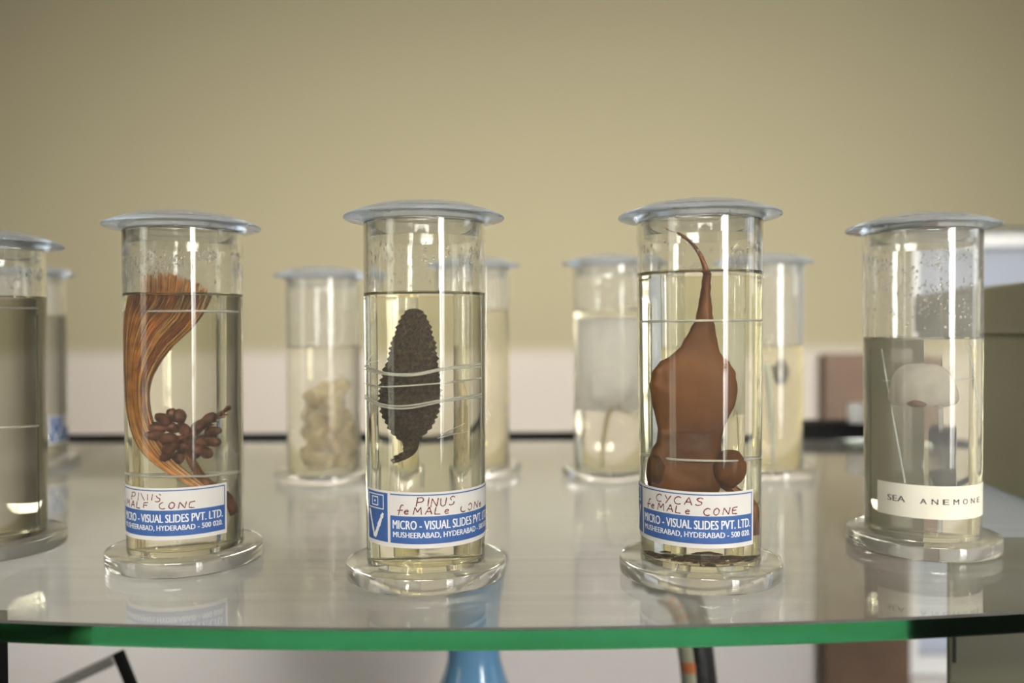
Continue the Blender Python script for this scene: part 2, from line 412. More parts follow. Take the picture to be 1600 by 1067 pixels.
WID = {'I': .4, 'i': .4, 'M': .85, 'm': .75, 'l': .35, '.': .3, ' ': .6, 'f': .55}
def strokes(text, u0, u1, z, h, slant=.0):
    tot = sum(WID.get(c, .7) for c in text); sx = (u1-u0)/tot; x = u0; res = []
    for c in text:
        for s_ in ST[c]: res.append([(x + (a + slant*b)*sx*.9, z + b*h + .3*math.sin(x)) for a, b in s_])
        x += WID.get(c, .7)*sx
    return res

# ------------------------------------------------------------------ printing on a jar's wall
class Wrap:
    """maps label millimetres (u along the arc, z up) onto the outside of a tapered jar"""
    def __init__(s_, rb, rt, a0, z0): s_.rb, s_.rt, s_.a0, s_.z0 = rb, rt, R(a0), z0
    def __call__(s_, u, v, off):
        z = (s_.z0 + v)/1000; r = s_.rb + (s_.rt-s_.rb)*z/.22 + off
        a = s_.a0 + u/1000/.0376
        return Vector((r*math.sin(a), -r*math.cos(a), z))
def patch(bm, wr, u0, u1, v0, v1, off, th=.00008, nv=1, mat=0):
    """a thin curved rectangle of real thickness"""
    nu = max(1, int(abs(u1-u0)/1.5))
    G = [[[bm.verts.new(wr(u0+(u1-u0)*i/nu, v0+(v1-v0)*j/nv, o_)) for j in range(nv+1)] for i in range(nu+1)] for o_ in (off, off+th)]
    for i in range(nu):
        for j in range(nv):
            for g in G: bm.faces.new((g[i][j], g[i+1][j], g[i+1][j+1], g[i][j+1])).material_index = mat
    def side(p, q): 
        f = bm.faces.new((G[0][p[0]][p[1]], G[0][q[0]][q[1]], G[1][q[0]][q[1]], G[1][p[0]][p[1]])); f.material_index = mat
    for i in range(nu): side((i, 0), (i+1, 0)); side((i, nv), (i+1, nv))
    for j in range(nv): side((0, j), (0, j+1)); side((nu, j), (nu, j+1))
def ribbon(bm, wr, pts, wd, off):
    """flat pen stroke in label millimetres"""
    P = []
    for a, b in zip(pts, pts[1:]):
        nn = max(1, int(math.hypot(b[0]-a[0], b[1]-a[1])/.6))
        P += [(a[0]+(b[0]-a[0])*k/nn, a[1]+(b[1]-a[1])*k/nn) for k in range(nn)]
    P.append(pts[-1]); prev = None
    for i, (u, v) in enumerate(P):
        a, b = P[max(0, i-1)], P[min(len(P)-1, i+1)]
        dx, dy = b[0]-a[0], b[1]-a[1]; l = math.hypot(dx, dy) or 1
        w_ = wd*(.8+.4*noise.noise(Vector((u*.6, v*.6, 1))))
        px, py = -dy/l*w_/2, dx/l*w_/2
        cur = (bm.verts.new(wr(u+px, v+py, off)), bm.verts.new(wr(u-px, v-py, off)))
        if prev: bm.faces.new((prev[0], prev[1], cur[1], cur[0]))
        prev = cur
def print_text(bm, wr, text, u0, u1, v, cap, off, bold=.012, spacing=1.0, dup=0):
    cu = bpy.data.curves.new('t', 'FONT'); cu.body = text; cu.size = 1; cu.offset = bold; cu.space_character = spacing
    cu.resolution_u = 3
    to = bpy.data.objects.new('t', cu); C.objects.link(to)
    dg = bpy.context.evaluated_depsgraph_get(); dg.update()
    me = bpy.data.meshes.new_from_object(to.evaluated_get(dg))
    xs_ = [q.co.x for q in me.vertices]; ys_ = [q.co.y for q in me.vertices]
    x0, x1 = min(xs_), max(xs_)
    capu = .70
    for sh_ in ((-dup/2, dup/2) if dup else (0,)):
        vs = [bm.verts.new(wr(u0 + sh_ + (q.co.x-x0)/(x1-x0)*(u1-u0), v + q.co.y/capu*cap, off + (.00001 if sh_ > 0 else 0))) for q in me.vertices]
        for pl in me.polygons:
            try: bm.faces.new([vs[i] for i in pl.vertices])
            except ValueError: pass
    bpy.data.objects.remove(to); bpy.data.curves.remove(cu); bpy.data.meshes.remove(me)

def supplier_label(parent, wr, writing, fade=0, um=102):
    bm = bmesh.new(); patch(bm, wr, 0, um, 0, 33, .00006, nv=4)
    lab = link_mesh('label', bm, 'paper', parent)
    bm = bmesh.new()
    patch(bm, wr, 23.4, um-1.6, 2.6, 18.8, .00017)
    patch(bm, wr, 23.4, um-1.6, 31.0, 31.7, .00017)
    patch(bm, wr, um-2.2, um-1.6, 18.8, 31.0, .00017)
    link_mesh('blue_print', bm, 'blue', lab)
    bm = bmesh.new(); patch(bm, wr, 1.4, 21.4, 2.6, 31.7, .00017); lg = link_mesh('emblem_panel', bm, 'blue', lab)
    bm = bmesh.new(); of = .00030
    def rect(a0, a1, b0, b1, t):
        patch(bm, wr, a0, a1, b0, b0+t, of); patch(bm, wr, a0, a1, b1-t, b1, of)
        patch(bm, wr, a0, a0+t, b0+t, b1-t, of); patch(bm, wr, a1-t, a1, b0+t, b1-t, of)
    rect(2.8, 18.4, 21.6, 30.4, .55); rect(7.0, 13.6, 23.4, 28.8, .55); patch(bm, wr, 9.7, 10.9, 25.5, 26.7, of)
    ribbon(bm, wr, [(3.6, 20.6), (9.6, 4.4)], 2.2, of); ribbon(bm, wr, [(9.9, 4.2), (17.8, 19.4)], 2.9, of)
    link_mesh('emblem', bm, 'white_ink', lab)
    if um < 102: return lab
    bm = bmesh.new()
    print_text(bm, wr, 'MICRO - VISUAL SLIDES PVT. LTD.', 25.2, 98.4, 11.2, 5.2, of, 0, dup=.30)
    print_text(bm, wr, 'MUSHEERABAD, HYDERABAD - 500 020.', 25.4, 98.2, 6.2, 3.3, of, 0, dup=.20)
    link_mesh('lettering', bm, 'white_ink', lab)
    if writing:
        bm = bmesh.new()
        for (txt, u0, u1, z, h, wd) in writing:
            for s_ in strokes(txt, u0, u1, z, h, .08):
                for a, b in zip(s_, s_[1:]):
                    if random.random() < fade*min(1, max(0, ((a[0]-u0)/(u1-u0)-.18)*2)): continue
                    ribbon(bm, wr, [a, b], wd, .00028)
        link_mesh('handwriting', bm, 'red_ink', lab)
    return lab

# ------------------------------------------------------------------ jars
LIDP = [(0, .2328), (.02, .2319), (.034, .2294), (.043, .2264), (.0478, .2243), (.0500, .2233), (.0503, .2226), (.0497, .2220),
        (.0455, .2226), (.0408, .2220), (.0392, .2195), (.0358, .2192), (.0345, .2180), (.0340, .2098), (.0322, .2098), (.0315, .2190), (.028, .2208), (0, .2212)]
def jar(loc, level, label, cat='jar', scale=1.0, rb=.0371, rt=.0383, rz=0, plate=None, drops=0, yellow=False, bloom_haze=False, fog=True):
    e = empty('specimen_jar', (loc[0], loc[1], SH+.0003), (0, 0, R(rz)))
    tag(e, label, cat, 'specimen jars on the glass shelf')
    hz = scale
    HT = .2190*hz
    ro = lambda z: rb + (rt-rb)*z/.22
    ri = lambda z: ro(z) - .0026
    lv = level/1000
    bm = bmesh.new()
    lathe(bm, [(0, 0), (.0490, 0), (.0499, .0008), (.0500, .0016), (.0500, .0086), (.0496, .0094), (.0488, .0096), (0, .0096)], 128)
    link_mesh('base', bm, 'base', e)
    # body: outer wall, closed underneath, inner wall above the liquid (below it the liquid's own skin is the boundary)
    bm = bmesh.new()
    pr = [(0, .0098), (ro(.01)-.0003, .0098), (ro(.01), .0102)]
    pr += [(ro(z), z) for z in (.06, .12, .17)] + [(ro(HT), HT-.0004), (ro(HT)-.0004, HT), (ri(HT)+.0004, HT), (ri(HT), HT-.0004)]
    nout = len(pr)-1
    pr += [(ri(lv+.0018), lv+.0018)]
    lathe(bm, pr, 128, mats=[0]*nout + [1])
    body = link_mesh('body', bm, ['bloom_haze' if bloom_haze else 'acrylic', 'fogged' if fog else 'acrylic'], e, recalc=False)
    # make sure the outer wall faces outwards
    me = body.data
    if sum(1 for pl in me.polygons if abs(pl.normal.z) < .3 and pl.material_index == 0 and (pl.normal.x*pl.center.x + pl.normal.y*pl.center.y) > 0) < 128: me.flip_normals()
    bm = bmesh.new(); zb = .0128
    R1 = ri(lv)
    lp = [(0, zb), (ri(zb)-.002, zb), (ri(zb)-.0004, zb+.0005), (ri(zb), zb+.002), (ri(lv*.5), lv*.5), (ri(lv+.0018), lv+.0018)]
    nw = len(lp)-1
    lp += [(R1-.0004, lv+.0010), (R1-.0012, lv+.0004), (R1-.003, lv+.00005), (R1*.5, lv), (0, lv)]
    lathe(bm, lp, 128, mats=[0]*nw + [1]*(len(lp)-1-nw))
    link_mesh('liquid', bm, ['liq_wall_yellow' if yellow else 'liq_wall', 'liq_top'], e, label='clear yellowish preserving liquid')
    bm = bmesh.new(); lathe(bm, [(r, z - .2190 + HT) for r, z in LIDP], 128, mats=[0]*11 + [1]*(len(LIDP)-12))
    lid = link_mesh('lid', bm, ['lid', 'acrylic'], e)
    if plate:
        wx, z0, z1 = plate[:3]
        bm = bmesh.new()
        y_ = .004
        box(bm, -wx, wx, y_, y_+.0018, z0, z1, mat=0)
        for f in bm.faces:
            if abs(f.normal.x) > .5: f.material_index = 1
        link_mesh('mounting_plate', bm, [plate[3] if len(plate) > 3 else 'plate', 'plate_edge'], e, smooth=False)
    if drops:
        bm = bmesh.new(); rnd = random.Random(int(level*10))
        for k in range(drops):
            a = rnd.uniform(-PI, PI); z = lv + .006 + (HT-.014-lv-.006)*rnd.random()**.6
            if noise.noise(Vector((a*1.3+level, z*60, 3))) < -.12: continue
            r_ = rnd.uniform(.0003, .00095); q = ri(z) - r_*.1
            rot = Matrix.Rotation(a, 3, 'Z')
            rr = bmesh.ops.create_icosphere(bm, subdivisions=2, radius=r_)
            for v in rr['verts']:
                c = v.co; v.co = rot @ Vector((q + c.x*.5, c.y, c.z*1.25)) + Vector((0, 0, z))
        link_mesh('condensation', bm, 'droplet', e, kind='stuff', label='droplets of condensation above the liquid')
    return e
def at_jar(e, name, off=(0, 0, 0)):
    """an Empty on the jar's floor for the specimen inside"""
    return empty(name, (e.location.x+off[0], e.location.y+off[1], e.location.z+.0129+off[2]))
ZB = .0129
def mm(x, z, y=0): return Vector((x/1000, y/1000, z/1000 - ZB))
def threads(root, loops, wx=.0285, y=.0, mat='thread', r=.0006):
    """nylon thread tied round the plate: each loop a part"""
    for (zl, zr) in loops:
        bm = bmesh.new()
        pts = [(-wx, .0063, zl), (-wx-.0012, .0045, zl), (-wx, .0028, zl), (-wx*.5, y, zl*.75+zr*.25), (0, y-.0006, (zl+zr)/2), (wx*.5, y, zl*.25+zr*.75), (wx, .0028, zr), (wx+.0012, .0045, zr), (wx, .0063, zr), (-wx, .0063, zl)]
        tube(bm, [(a, b, c/1000-ZB) for a, b, c in pts], r, 6)
        link_mesh('tying_thread', bm, mat, root, label='white nylon tying thread')

J1 = jar((-.2205, .560), 176.0, 'tall clear jar holding rust-orange pine needles, second jar from the left edge', plate=(.029, .016, .165), drops=800, rb=.0368, rt=.0380)
J2 = jar((-.0547, .524), 174.0, 'tall clear jar holding a single dark pine cone', plate=(.029, .016, .160), drops=330)
J3 = jar((.1174, .522), 185.8, 'tall clear jar holding a broad rust-brown cycad leaf', plate=(.029, .016, .172), drops=130, rb=.0370, rt=.0388)
J5 = jar((.289, .587), 144.6, 'clear jar with a plain typed sea anemone label beside the olive box', plate=(.029, .016, .138), drops=700, rb=.0374, rt=.0386, bloom_haze=True)
J0 = jar((-.373, .59), 176.5, 'large unlabelled jar cut off by the left edge of the photo', plate=(.029, .016, .165), drops=380, scale=.965)
JA = jar((-.567, .98), 172.0, 'blurred back jar with a blue label, behind the jar at the left edge', plate=(.029, .016, .16), bloom_haze=True)
JB = jar((-.197, .87), 136.5, 'blurred back jar holding a lump of cream coral', plate=(.029, .016, .13), scale=.945, bloom_haze=True)
JC = jar((-.041, .90), 174.0, 'blurred jar half hidden directly behind the pine cone jar', plate=(.029, .016, .165), yellow=True, bloom_haze=True)
JD = jar((.103, .88), 172.7, 'blurred back jar with a white plate inside, behind and left of the cycad leaf jar', plate=(.0265, .068, .166, 'frost'), bloom_haze=True)
JE = jar((.268, .88), 135.5, 'blurred back jar of yellow liquid, between the cycad leaf jar and the anemone jar', plate=(.029, .016, .13), yellow=True, bloom_haze=True)

W1 = Wrap(.0368, .0380, -92, 21.0); W2 = Wrap(.0371, .0383, -64, 24.4); W3 = Wrap(.0370, .0388, -112, 24.0)
supplier_label(J1, W1, [('PINUS', 35, 61, 24.6, 5.0, .78), ('MALE CONE', 27, 82, 19.6, 4.3, .78)], .22)
supplier_label(J2, W2, [('PINUS', 40, 65, 24.6, 5.2, .78), ('feMALe CONe', 28, 90, 19.8, 4.4, .78)], .22)
supplier_label(J3, W3, [('CYCAS', 37, 69, 25.2, 4.6, .78), ('feMALe CONE', 28, 90, 19.7, 4.3, .78)], 0)
supplier_label(JA, Wrap(.0371, .0383, 56, 24.0), None, um=40)
W5 = Wrap(.0374, .0386, -73, 25.4)
bm = bmesh.new(); patch(bm, W5, 0, 86, 0, 22.2, .00006, nv=3); lb = link_mesh('label', bm, 'old_paper', J5)
bm = bmesh.new(); print_text(bm, W5, 'SEA', 8.6, 20.6, 9.9, 4.0, .00018, 0, dup=.22)
for k, ch in enumerate('ANEMONE'):
    u = 29.8 + k*6.9; print_text(bm, W5, ch, u, u+3.9, 9.9, 3.7, .00018, 0, dup=.22)
link_mesh('lettering', bm, 'type_ink', lb)

# ------------------------------------------------------------------ specimen: pine needles with male cones
S = at_jar(J1, 'pine_needle_specimen'); tag(S, 'bundle of rust-orange pine needles with dark male cones at its foot', 'specimen')
OUT = [(6.4, 49.1), (-8.6, 61.2), (-19.2, 74.1), (-25.0, 92.9), (-27.3, 118.2), (-27.8, 143.8), (-26.6, 165.0), (-25.4, 175), (-25.5, 196)]
MID = [(8.0, 49.9), (-6.8, 62.4), (-16.9, 77.0), (-22.5, 95.2), (-23.7, 118.4), (-21.7, 139.6), (-15.8, 160.6), (-9.1, 174), (-6.5, 199.0)]
INN = [(10.4, 51.0), (-3.1, 64.0), (-12.0, 80.3), (-16.8, 97.3), (-18.0, 114.2), (-15.7, 129.0), (-8.1, 145.8), (4.9, 163.8), (14.5, 193.9)]
bmA = bmesh.new(); bmB = bmesh.new(); bmD = bmesh.new(); rnd = random.Random(3)
for k in range(330):
    t = rnd.random() if k > 24 else rnd.uniform(1.0, 1.14); d = rnd.uniform(-1, 1); pts = []; tz = rnd.uniform(-6, 3.5)
    ln = rnd.uniform(.95, 1.0) if rnd.random() < .88 else rnd.uniform(.55, .9)
    for i in range(9):
        a, b, c = OUT[i], MID[i], INN[i]
        if t < .5: x = a[0]+(b[0]-a[0])*t*2; z = a[1]+(b[1]-a[1])*t*2
        else: x = b[0]+(c[0]-b[0])*(t*2-1); z = b[1]+(c[1]-b[1])*(t*2-1)
        jit = .9*min(1, i/3); z += tz*max(0, i-7)
        x += jit*noise.noise(Vector((k*3.1, i*.35, 0))); z += jit*noise.noise(Vector((k*3.1, i*.35, 9)))
        dep = (-3.5 + d*(1.2 + 4.2*min(1, i/5))) * (1.0)
        rr_ = math.hypot(x, dep)
        if rr_ > 33.2: dep = math.copysign(math.sqrt(max(0, 33.2**2 - x*x)), dep)
        pts.append(mm(x, z, dep))
    sp = smooth_path(pts, 26); sp = sp[:max(8, int(26*ln))]
    tube([bmA, bmA, bmB, bmD][rnd.randrange(4)], sp, [.00036*(1 if i < len(sp)-3 else .6) for i in range(len(sp))], 5)
link_mesh('needle_bundle', bmA, 'needle', S, kind='stuff'); link_mesh('needle_bundle', bmB, 'needle_pale', S, kind='stuff', label='paler needles in the bundle'); link_mesh('needle_bundle', bmD, 'needle_dark', S, kind='stuff', label='darker needles in the bundle')
for k, (x, z) in enumerate([(-8.3, 95.4), (-11.7, 90.0), (-4.6, 97.4), (-.1, 97.3), (-5.3, 89.8), (.1, 88.0), (-12.3, 84.9), (5, 80.3), (.1, 76.2), (-5.3, 76.4), (-7.2, 71.4), (-3.2, 68.7), (8.4, 75.9), (11.2, 80), (15.6, 86.2), (18.2, 79.8), (12.5, 72.8), (4.9, 72.7), (10.2, 90.7), (14.5, 94.8), (1.5, 83), (-6, 83)]):
    ctr = Vector((2.5, 84)); dv = Vector((x, z))-ctr; ang = math.atan2(dv.y, dv.x)
    bm = bmesh.new(); blob(bm, mm(x, z, -7 + (k % 3)*2.5), (.0036), 2, .14, 900, (1.45, .95, .95), rot=Matrix.Rotation(-ang, 3, 'Y'))
    link_mesh('male_cone', bm, 'pollen', S)
bm = bmesh.new()
tube(bm, smooth_path([mm(-6, 82, -3), mm(2.6, 83, -3), mm(12.8, 92, -2), mm(20.4, 98, -2), mm(27, 102.5, -2)], 14), [.0024-.0001*i for i in range(14)], 8)
for k in range(46):
    t = rnd.random(); b = mm(6+16*t, 86+13*t, -2); a_ = rnd.uniform(0, 2*PI)
    tube(bm, [b, b + Vector((.004+.002*rnd.random(), .0028*math.cos(a_), .0022+.0030*math.sin(a_)))], [.0005, .00025], 5)
tube(bm, smooth_path([mm(-2, 84, -2), mm(4.8, 62, 0), mm(10, 53, 0), mm(16.8, 47.2, 0), mm(24.1, 40.3, 0), mm(28.6, 31.2, 0)], 14), [.0022+.0001*i for i in range(14)], 8)
for k in range(26):
    t = rnd.random(); b = mm(12+16*t, 52-19*t, 0); a_ = rnd.uniform(0, 2*PI)
    blob(bm, b + Vector((.002*math.cos(a_), .002*math.sin(a_), .001)), .0013, 1, .3, 900)
link_mesh('twig', bm, 'twig', S)
threads(S, [(166.1, 166.0), (57.9, 57.3)], y=-.0085, r=.0007)

# ------------------------------------------------------------------ specimen: female pine cone
S = at_jar(J2, 'pine_cone'); tag(S, 'dark weathered female pine cone tied upright in liquid', 'specimen')
ROWS = [(84.0, -11.0, -3.9), (88.0, -14.6, -.6), (92.0, -16.9, 2.4), (99, -19.8, 5.6), (106, -21.3, 7.0), (113, -21.6, 7.2), (120, -20.9, 7.0), (129, -18.6, 6.2), (137, -16.9, 5.5), (143.4, -15.4, 4.7), (148, -14.4, 3.7), (154, -12.9, 2.4), (160, -10.9, .8), (164, -8.9, -1.0), (165.9, -7.1, -3.0)]
bm = bmesh.new(); NU, NZ = 150, 190; rings = []
for j in range(NZ+1):
    z = 84 + (165.9-84)*j/NZ
    k = max(i for i in range(len(ROWS)-1) if ROWS[i][0] <= z+1e-6); k = min(k, len(ROWS)-2)
    t = (z-ROWS[k][0])/(ROWS[k+1][0]-ROWS[k][0]); l = ROWS[k][1]*(1-t)+ROWS[k+1][1]*t; r_ = ROWS[k][2]*(1-t)+ROWS[k+1][2]*t
    cx, rad = (l+r_)/2, (r_-l)/2-.5; ring = []
    for i in range(NU):
        th = 2*PI*i/NU
        u = th/(2*PI)*16 + z/8.0; v = th/(2*PI)*16 - z/5.6
        fu, fv = u % 1, v % 1
        h = (1-abs(2*fu-1))*(1-abs(2*fv-1))
        h = 1.9*h**.8 + .9*noise.noise(Vector((math.floor(u)*3.3, math.floor(v)*5.1, 0))) + .5*noise.noise(Vector((math.cos(th)*rad*.5, math.sin(th)*rad*.5, z*.5)))
        q = rad*.95 + h*min(1, rad/4)
        ring.append(bm.verts.new(mm(cx + q*math.cos(th), z, -1 + q*.92*math.sin(th))))
    rings.append(ring)
for a, b in zip(rings, rings[1:]):
    for i in range(NU): bm.faces.new((a[i], a[(i+1) % NU], b[(i+1) % NU], b[i]))
bm.faces.new(rings[0]); bm.faces.new(rings[-1])
link_mesh('cone_scales', bm, 'cone', S)
bm = bmesh.new()
tube(bm, smooth_path([mm(-7.4, 88, -1), mm(-6.8, 82.5, -1), mm(-7.2, 78.5, -1), mm(-9.8, 75, -1), mm(-15.6, 71.2, -1)], 20), [.0046-.00017*i for i in range(20)], 12)
for k in range(40):
    t = rnd.random(); blob(bm, mm(-7-7*t*t, 84-12*t, -1) + Vector((rnd.uniform(-1, 1), rnd.uniform(-1, 1), rnd.uniform(-1, 1)))*(.0032-.002*t), .0011, 1, .4, 900)
link_mesh('stalk', bm, 'cone', S)
for (pts, r_) in [([(-31, 130.8), (-19.5, 126.9), (-3.7, 126.4), (12.1, 129.8), (28, 131.3)], .0006), ([(-31, 128.6), (-19.5, 126.0), (-3.7, 125.3), (12.1, 128.8), (28, 129.4)], .0005),
                  ([(-31, 119.7), (-20, 118.4), (12.1, 120.6), (28, 122.6)], .0005), ([(-31, 113), (-21.3, 107.6), (-6.9, 107.1), (12, 110.6), (28, 112.3)], .0006), ([(-31, 111), (-21.3, 106.2), (-6.9, 105.5), (12, 109.4), (28, 110.6)], .0006)]:
    bm = bmesh.new(); q = []
    for i, (x, z) in enumerate(pts):
        y = -15.9 if -22 <= x <= 8 else (-9 if abs(x) < 22 else 2)
        if x < -21 and x > -24: y = -11
        if 8 < x < 22: y = -10
        q.append(mm(x, z, y))
    tube(bm, smooth_path(q, 26), r_, 6); link_mesh('tying_thread', bm, 'thread', S, label='white nylon tying thread')
for (a, b) in [((-31, 131), (-25, 139)), ((-31, 131), (-22, 134)), ((-30, 134), (-26, 128)), ((8, 88), (20, 95)), ((6, 86), (22, 90))]:
    bm = bmesh.new(); tube(bm, [mm(a[0], a[1], -4), mm((a[0]+b[0])/2+.4, (a[1]+b[1])/2+.6, -5), mm(b[0], b[1], -5)], .00022, 5)
    link_mesh('thread_end', bm, 'thread', S, label='frayed end of the tying thread')

# ------------------------------------------------------------------ specimen: cycad leaf
S = at_jar(J3, 'cycad_leaf'); tag(S, 'broad rust-brown cycad leaf with a thin curled tip', 'specimen')
ROW3 = [(181, .7, 4.6), (171.9, -.2, 4.8), (164, -1.4, 5.4), (158.2, -2.3, 6.0), (152.3, -4.8, 6.8), (142.5, -9.1, 8.0), (138.5, -12, 8.8), (135.4, -15.2, 10.4), (132.2, -20.6, 13.4), (125.4, -25.0, 16.0), (116.7, -26.6, 16.9), (106.8, -25.1, 16), (97, -22.7, 12.6), (90.4, -21.4, 10.4), (84, -21.9, 9.4), (76.8, -25.4, 9.6), (69.8, -28.5, 9.6), (62.6, -29.5, 9.4), (55, -28.0, 9.0), (49, -22, 7.0)]
bm = bmesh.new(); NS = 40; rings = []; NZ = 90
for j in range(NZ+1):
    z = 181 - (181-49)*j/NZ
    k = max(0, min(len(ROW3)-2, max([i for i in range(len(ROW3)) if ROW3[i][0] >= z-1e-6])))
    t = (z-ROW3[k][0])/(ROW3[k+1][0]-ROW3[k][0]); t = t*t*(3-2*t)*.4 + t*.6
    l = ROW3[k][1]*(1-t)+ROW3[k+1][1]*t; r_ = ROW3[k][2]*(1-t)+ROW3[k+1][2]*t
    cx, hw = (l+r_)/2, (r_-l)/2; th_ = min(hw*.9, 2.2 + .10*hw + (1.2 if z < 90 else 0))
    ring = []
    for i in range(NS):
        a = 2*PI*i/NS; c_, s_ = math.cos(a), math.sin(a)
        x = cx + hw*math.copysign(abs(c_)**.8, c_)
        ridge = 1 + .25*math.exp(-((x-2)/3.5)**2) + .22*noise.noise(Vector((x*.22, z*.12, 2)))
        y = -3 + th_*ridge*math.copysign(abs(s_)**.8, s_) + .0*x
        ring.append(bm.verts.new(mm(x + .5*noise.noise(Vector((z*.25, c_*2, 5))), z, y)))
    rings.append(ring)
for a, b in zip(rings, rings[1:]):
    for i in range(NS): bm.faces.new((a[i], a[(i+1) % NS], b[(i+1) % NS], b[i]))
bm.faces.new(rings[0]); bm.faces.new(rings[-1])
link_mesh('leaf_blade', bm, 'cycas', S)
bm = bmesh.new()
tp = smooth_path([mm(2.6, 181, -3), mm(3.4, 188.6, -3), mm(2.3, 193.2, -3), mm(-.2, 199, -3.4), mm(-5, 205.4, -3.8), mm(-10.5, 210, -4), mm(-16, 213.6, -4), mm(-21.5, 216.5, -4)], 34)
tube(bm, tp, [.0021*(1-i/40)**1.0 for i in range(34)], 10)
for k in range(24):
    i = rnd.randint(3, 32); blob(bm, tp[i] + Vector((rnd.uniform(-1, 1)*.0009, rnd.uniform(-1, 1)*.0009, 0)), .0009, 1, .4, 900)
link_mesh('curled_tip', bm, 'cycas_stem', S)
# ovules at the leaf's foot
for (x, z, y, rx, rz_) in [(12.8, 67.0, -5, 8.4, 11.5), (-25.2, 66, -7, 5.4, 8.8)]:
    bm = bmesh.new(); blob(bm, mm(x, z, y), .001, 3, .12, 300, (rx, 6.5, rz_)); link_mesh('ovule', bm, 'cycas', S)
bm = bmesh.new(); tube(bm, smooth_path([mm(6, 62, 0), mm(16, 52, 2), mm(23.5, 43, 2), mm(24.2, 27, 2)], 14), [.003-.00008*i for i in range(14)], 8); link_mesh('leaf_stalk', bm, 'cycas_stem', S)
threads(S, [(157.3, 157.7), (73.4, 72.0)], y=-.0118, r=.0007)
bm = bmesh.new(); rnd = random.Random(11)
for k in range(70):
    a = rnd.uniform(0, 2*PI); q = .030*math.sqrt(rnd.random())
    blob(bm, (q*math.cos(a), q*math.sin(a), .0016), rnd.uniform(.0015, .0045), 1, .4, 500, (1, 1, .35))
o_ = link_mesh('sediment', bm, 'sediment', None, loc=(J3.location.x, J3.location.y, J3.location.z+ZB), kind='stuff'); tag(o_, 'brown crumbs settled on the floor of the cycad leaf jar', 'sediment')

# ------------------------------------------------------------------ specimen: sea anemone
S = at_jar(J5, 'sea_anemone'); tag(S, 'pale dome-shaped sea anemone tied in the jar with the typed label', 'specimen')
bm = bmesh.new(); NA, NR = 64, 22; rings = []
for j in range(NR+1):
    t = j/NR
    pr = smooth_path([Vector((0, 0, 29.5)), Vector((9, 0, 28.2)), Vector((15.5, 0, 22)), Vector((18.2, 0, 12)), Vector((18.6, 0, 4)), Vector((15, 0, .4)), Vector((8, 0, 1.6)), Vector((0, 0, 4))], NR+1)[j]
    ring = []
    for i in range(NA):
        a = 2*PI*i/NA; fr = (1 + .05*math.sin(a*11)*max(0, 1-pr.z/18)) * (1+.06*noise.noise(Vector((math.cos(a)*1.4, math.sin(a)*1.4, t*3))))
        ring.append(bm.verts.new(mm(-4.8 + max(.05, pr.x)*fr*math.cos(a), 99 + pr.z + 1.2*noise.noise(Vector((math.cos(a)*2, math.sin(a)*2, 7)))*max(0, 1-pr.z/14), -10 + .8*max(.05, pr.x)*fr*math.sin(a))))
    rings.append(ring)
for a, b in zip(rings, rings[1:]):
    for i in range(NA): bm.faces.new((a[i], a[(i+1) % NA], b[(i+1) % NA], b[i]))
bm.faces.new(rings[0]); bm.faces.new(rings[-1])
link_mesh('anemone_body', bm, 'flesh', S)
bm = bmesh.new(); blob(bm, mm(-13, 101.5, -22), .001, 2, .4, 300, (6, 2.5, 2.6)); link_mesh('foot_stain', bm, 'twig', S, label='brown stain at the foot')
bm = bmesh.new(); tube(bm, [mm(-26.5, 138, -4), mm(-12.3, 46, -6)], .0004, 6); tube(bm, [mm(21, 140, -4), mm(26, 93, -4)], .0003, 6)
tube(bm, [mm(-26, 115.8, -4), mm(23.6, 117.4, -4)], .0003, 6)
link_mesh('tying_thread', bm, 'quill', S, label='thin clear tying line')

# ------------------------------------------------------------------ background specimens
S = at_jar(JB, 'coral_lump'); tag(S, 'knobbly cream coral lump filling the lower half of a back jar', 'specimen')
bm = bmesh.new(); rnd = random.Random(5)
for k in range(60):
    t = rnd.random(); z = 16 + 80*t; wd = 17 if t < .55 else 15
    x = rnd.uniform(-wd, wd + (6 if t < .6 else 0)); y = rnd.uniform(-12, 12)
    blob(bm, mm(x*.85+1, max(20, z + 5*noise.noise(Vector((x*.2, 0, t)))), y), rnd.uniform(.0055, .0085), 2, .5, 300)
bmx = bpy.data.meshes.new('x'); bm.to_mesh(bmx); bm.free(); ob = bpy.data.objects.new('x', bmx); C.objects.link(ob)
md = ob.modifiers.new('r', 'REMESH'); md.mode = 'VOXEL'; md.voxel_size = .0012
dg = bpy.context.evaluated_depsgraph_get(); dg.update(); me = bpy.data.meshes.new_from_object(ob.evaluated_get(dg)); bpy.data.objects.remove(ob)
bm = bmesh.new(); bm.from_mesh(me)
zmin = min(v.co.z for v in bm.verts)
for v in bm.verts: v.co += Vector((1, 1, 1))*.0; v.co += v.normal*.0012*noise.noise(v.co*330); v.co.z -= zmin - .0006
link_mesh('coral_body', bm, 'coral', S)

S = at_jar(JC, 'thin_stem'); tag(S, 'thin pale green stem standing in the jar behind the pine cone jar', 'specimen')
bm = bmesh.new(); tube(bm, smooth_path([mm(4, 13.2), mm(5, 60), mm(6.5, 110), mm(5, 150)], 16), [.0018-.00006*i for i in range(16)], 8); link_mesh('stem', bm, 'stalk', S)

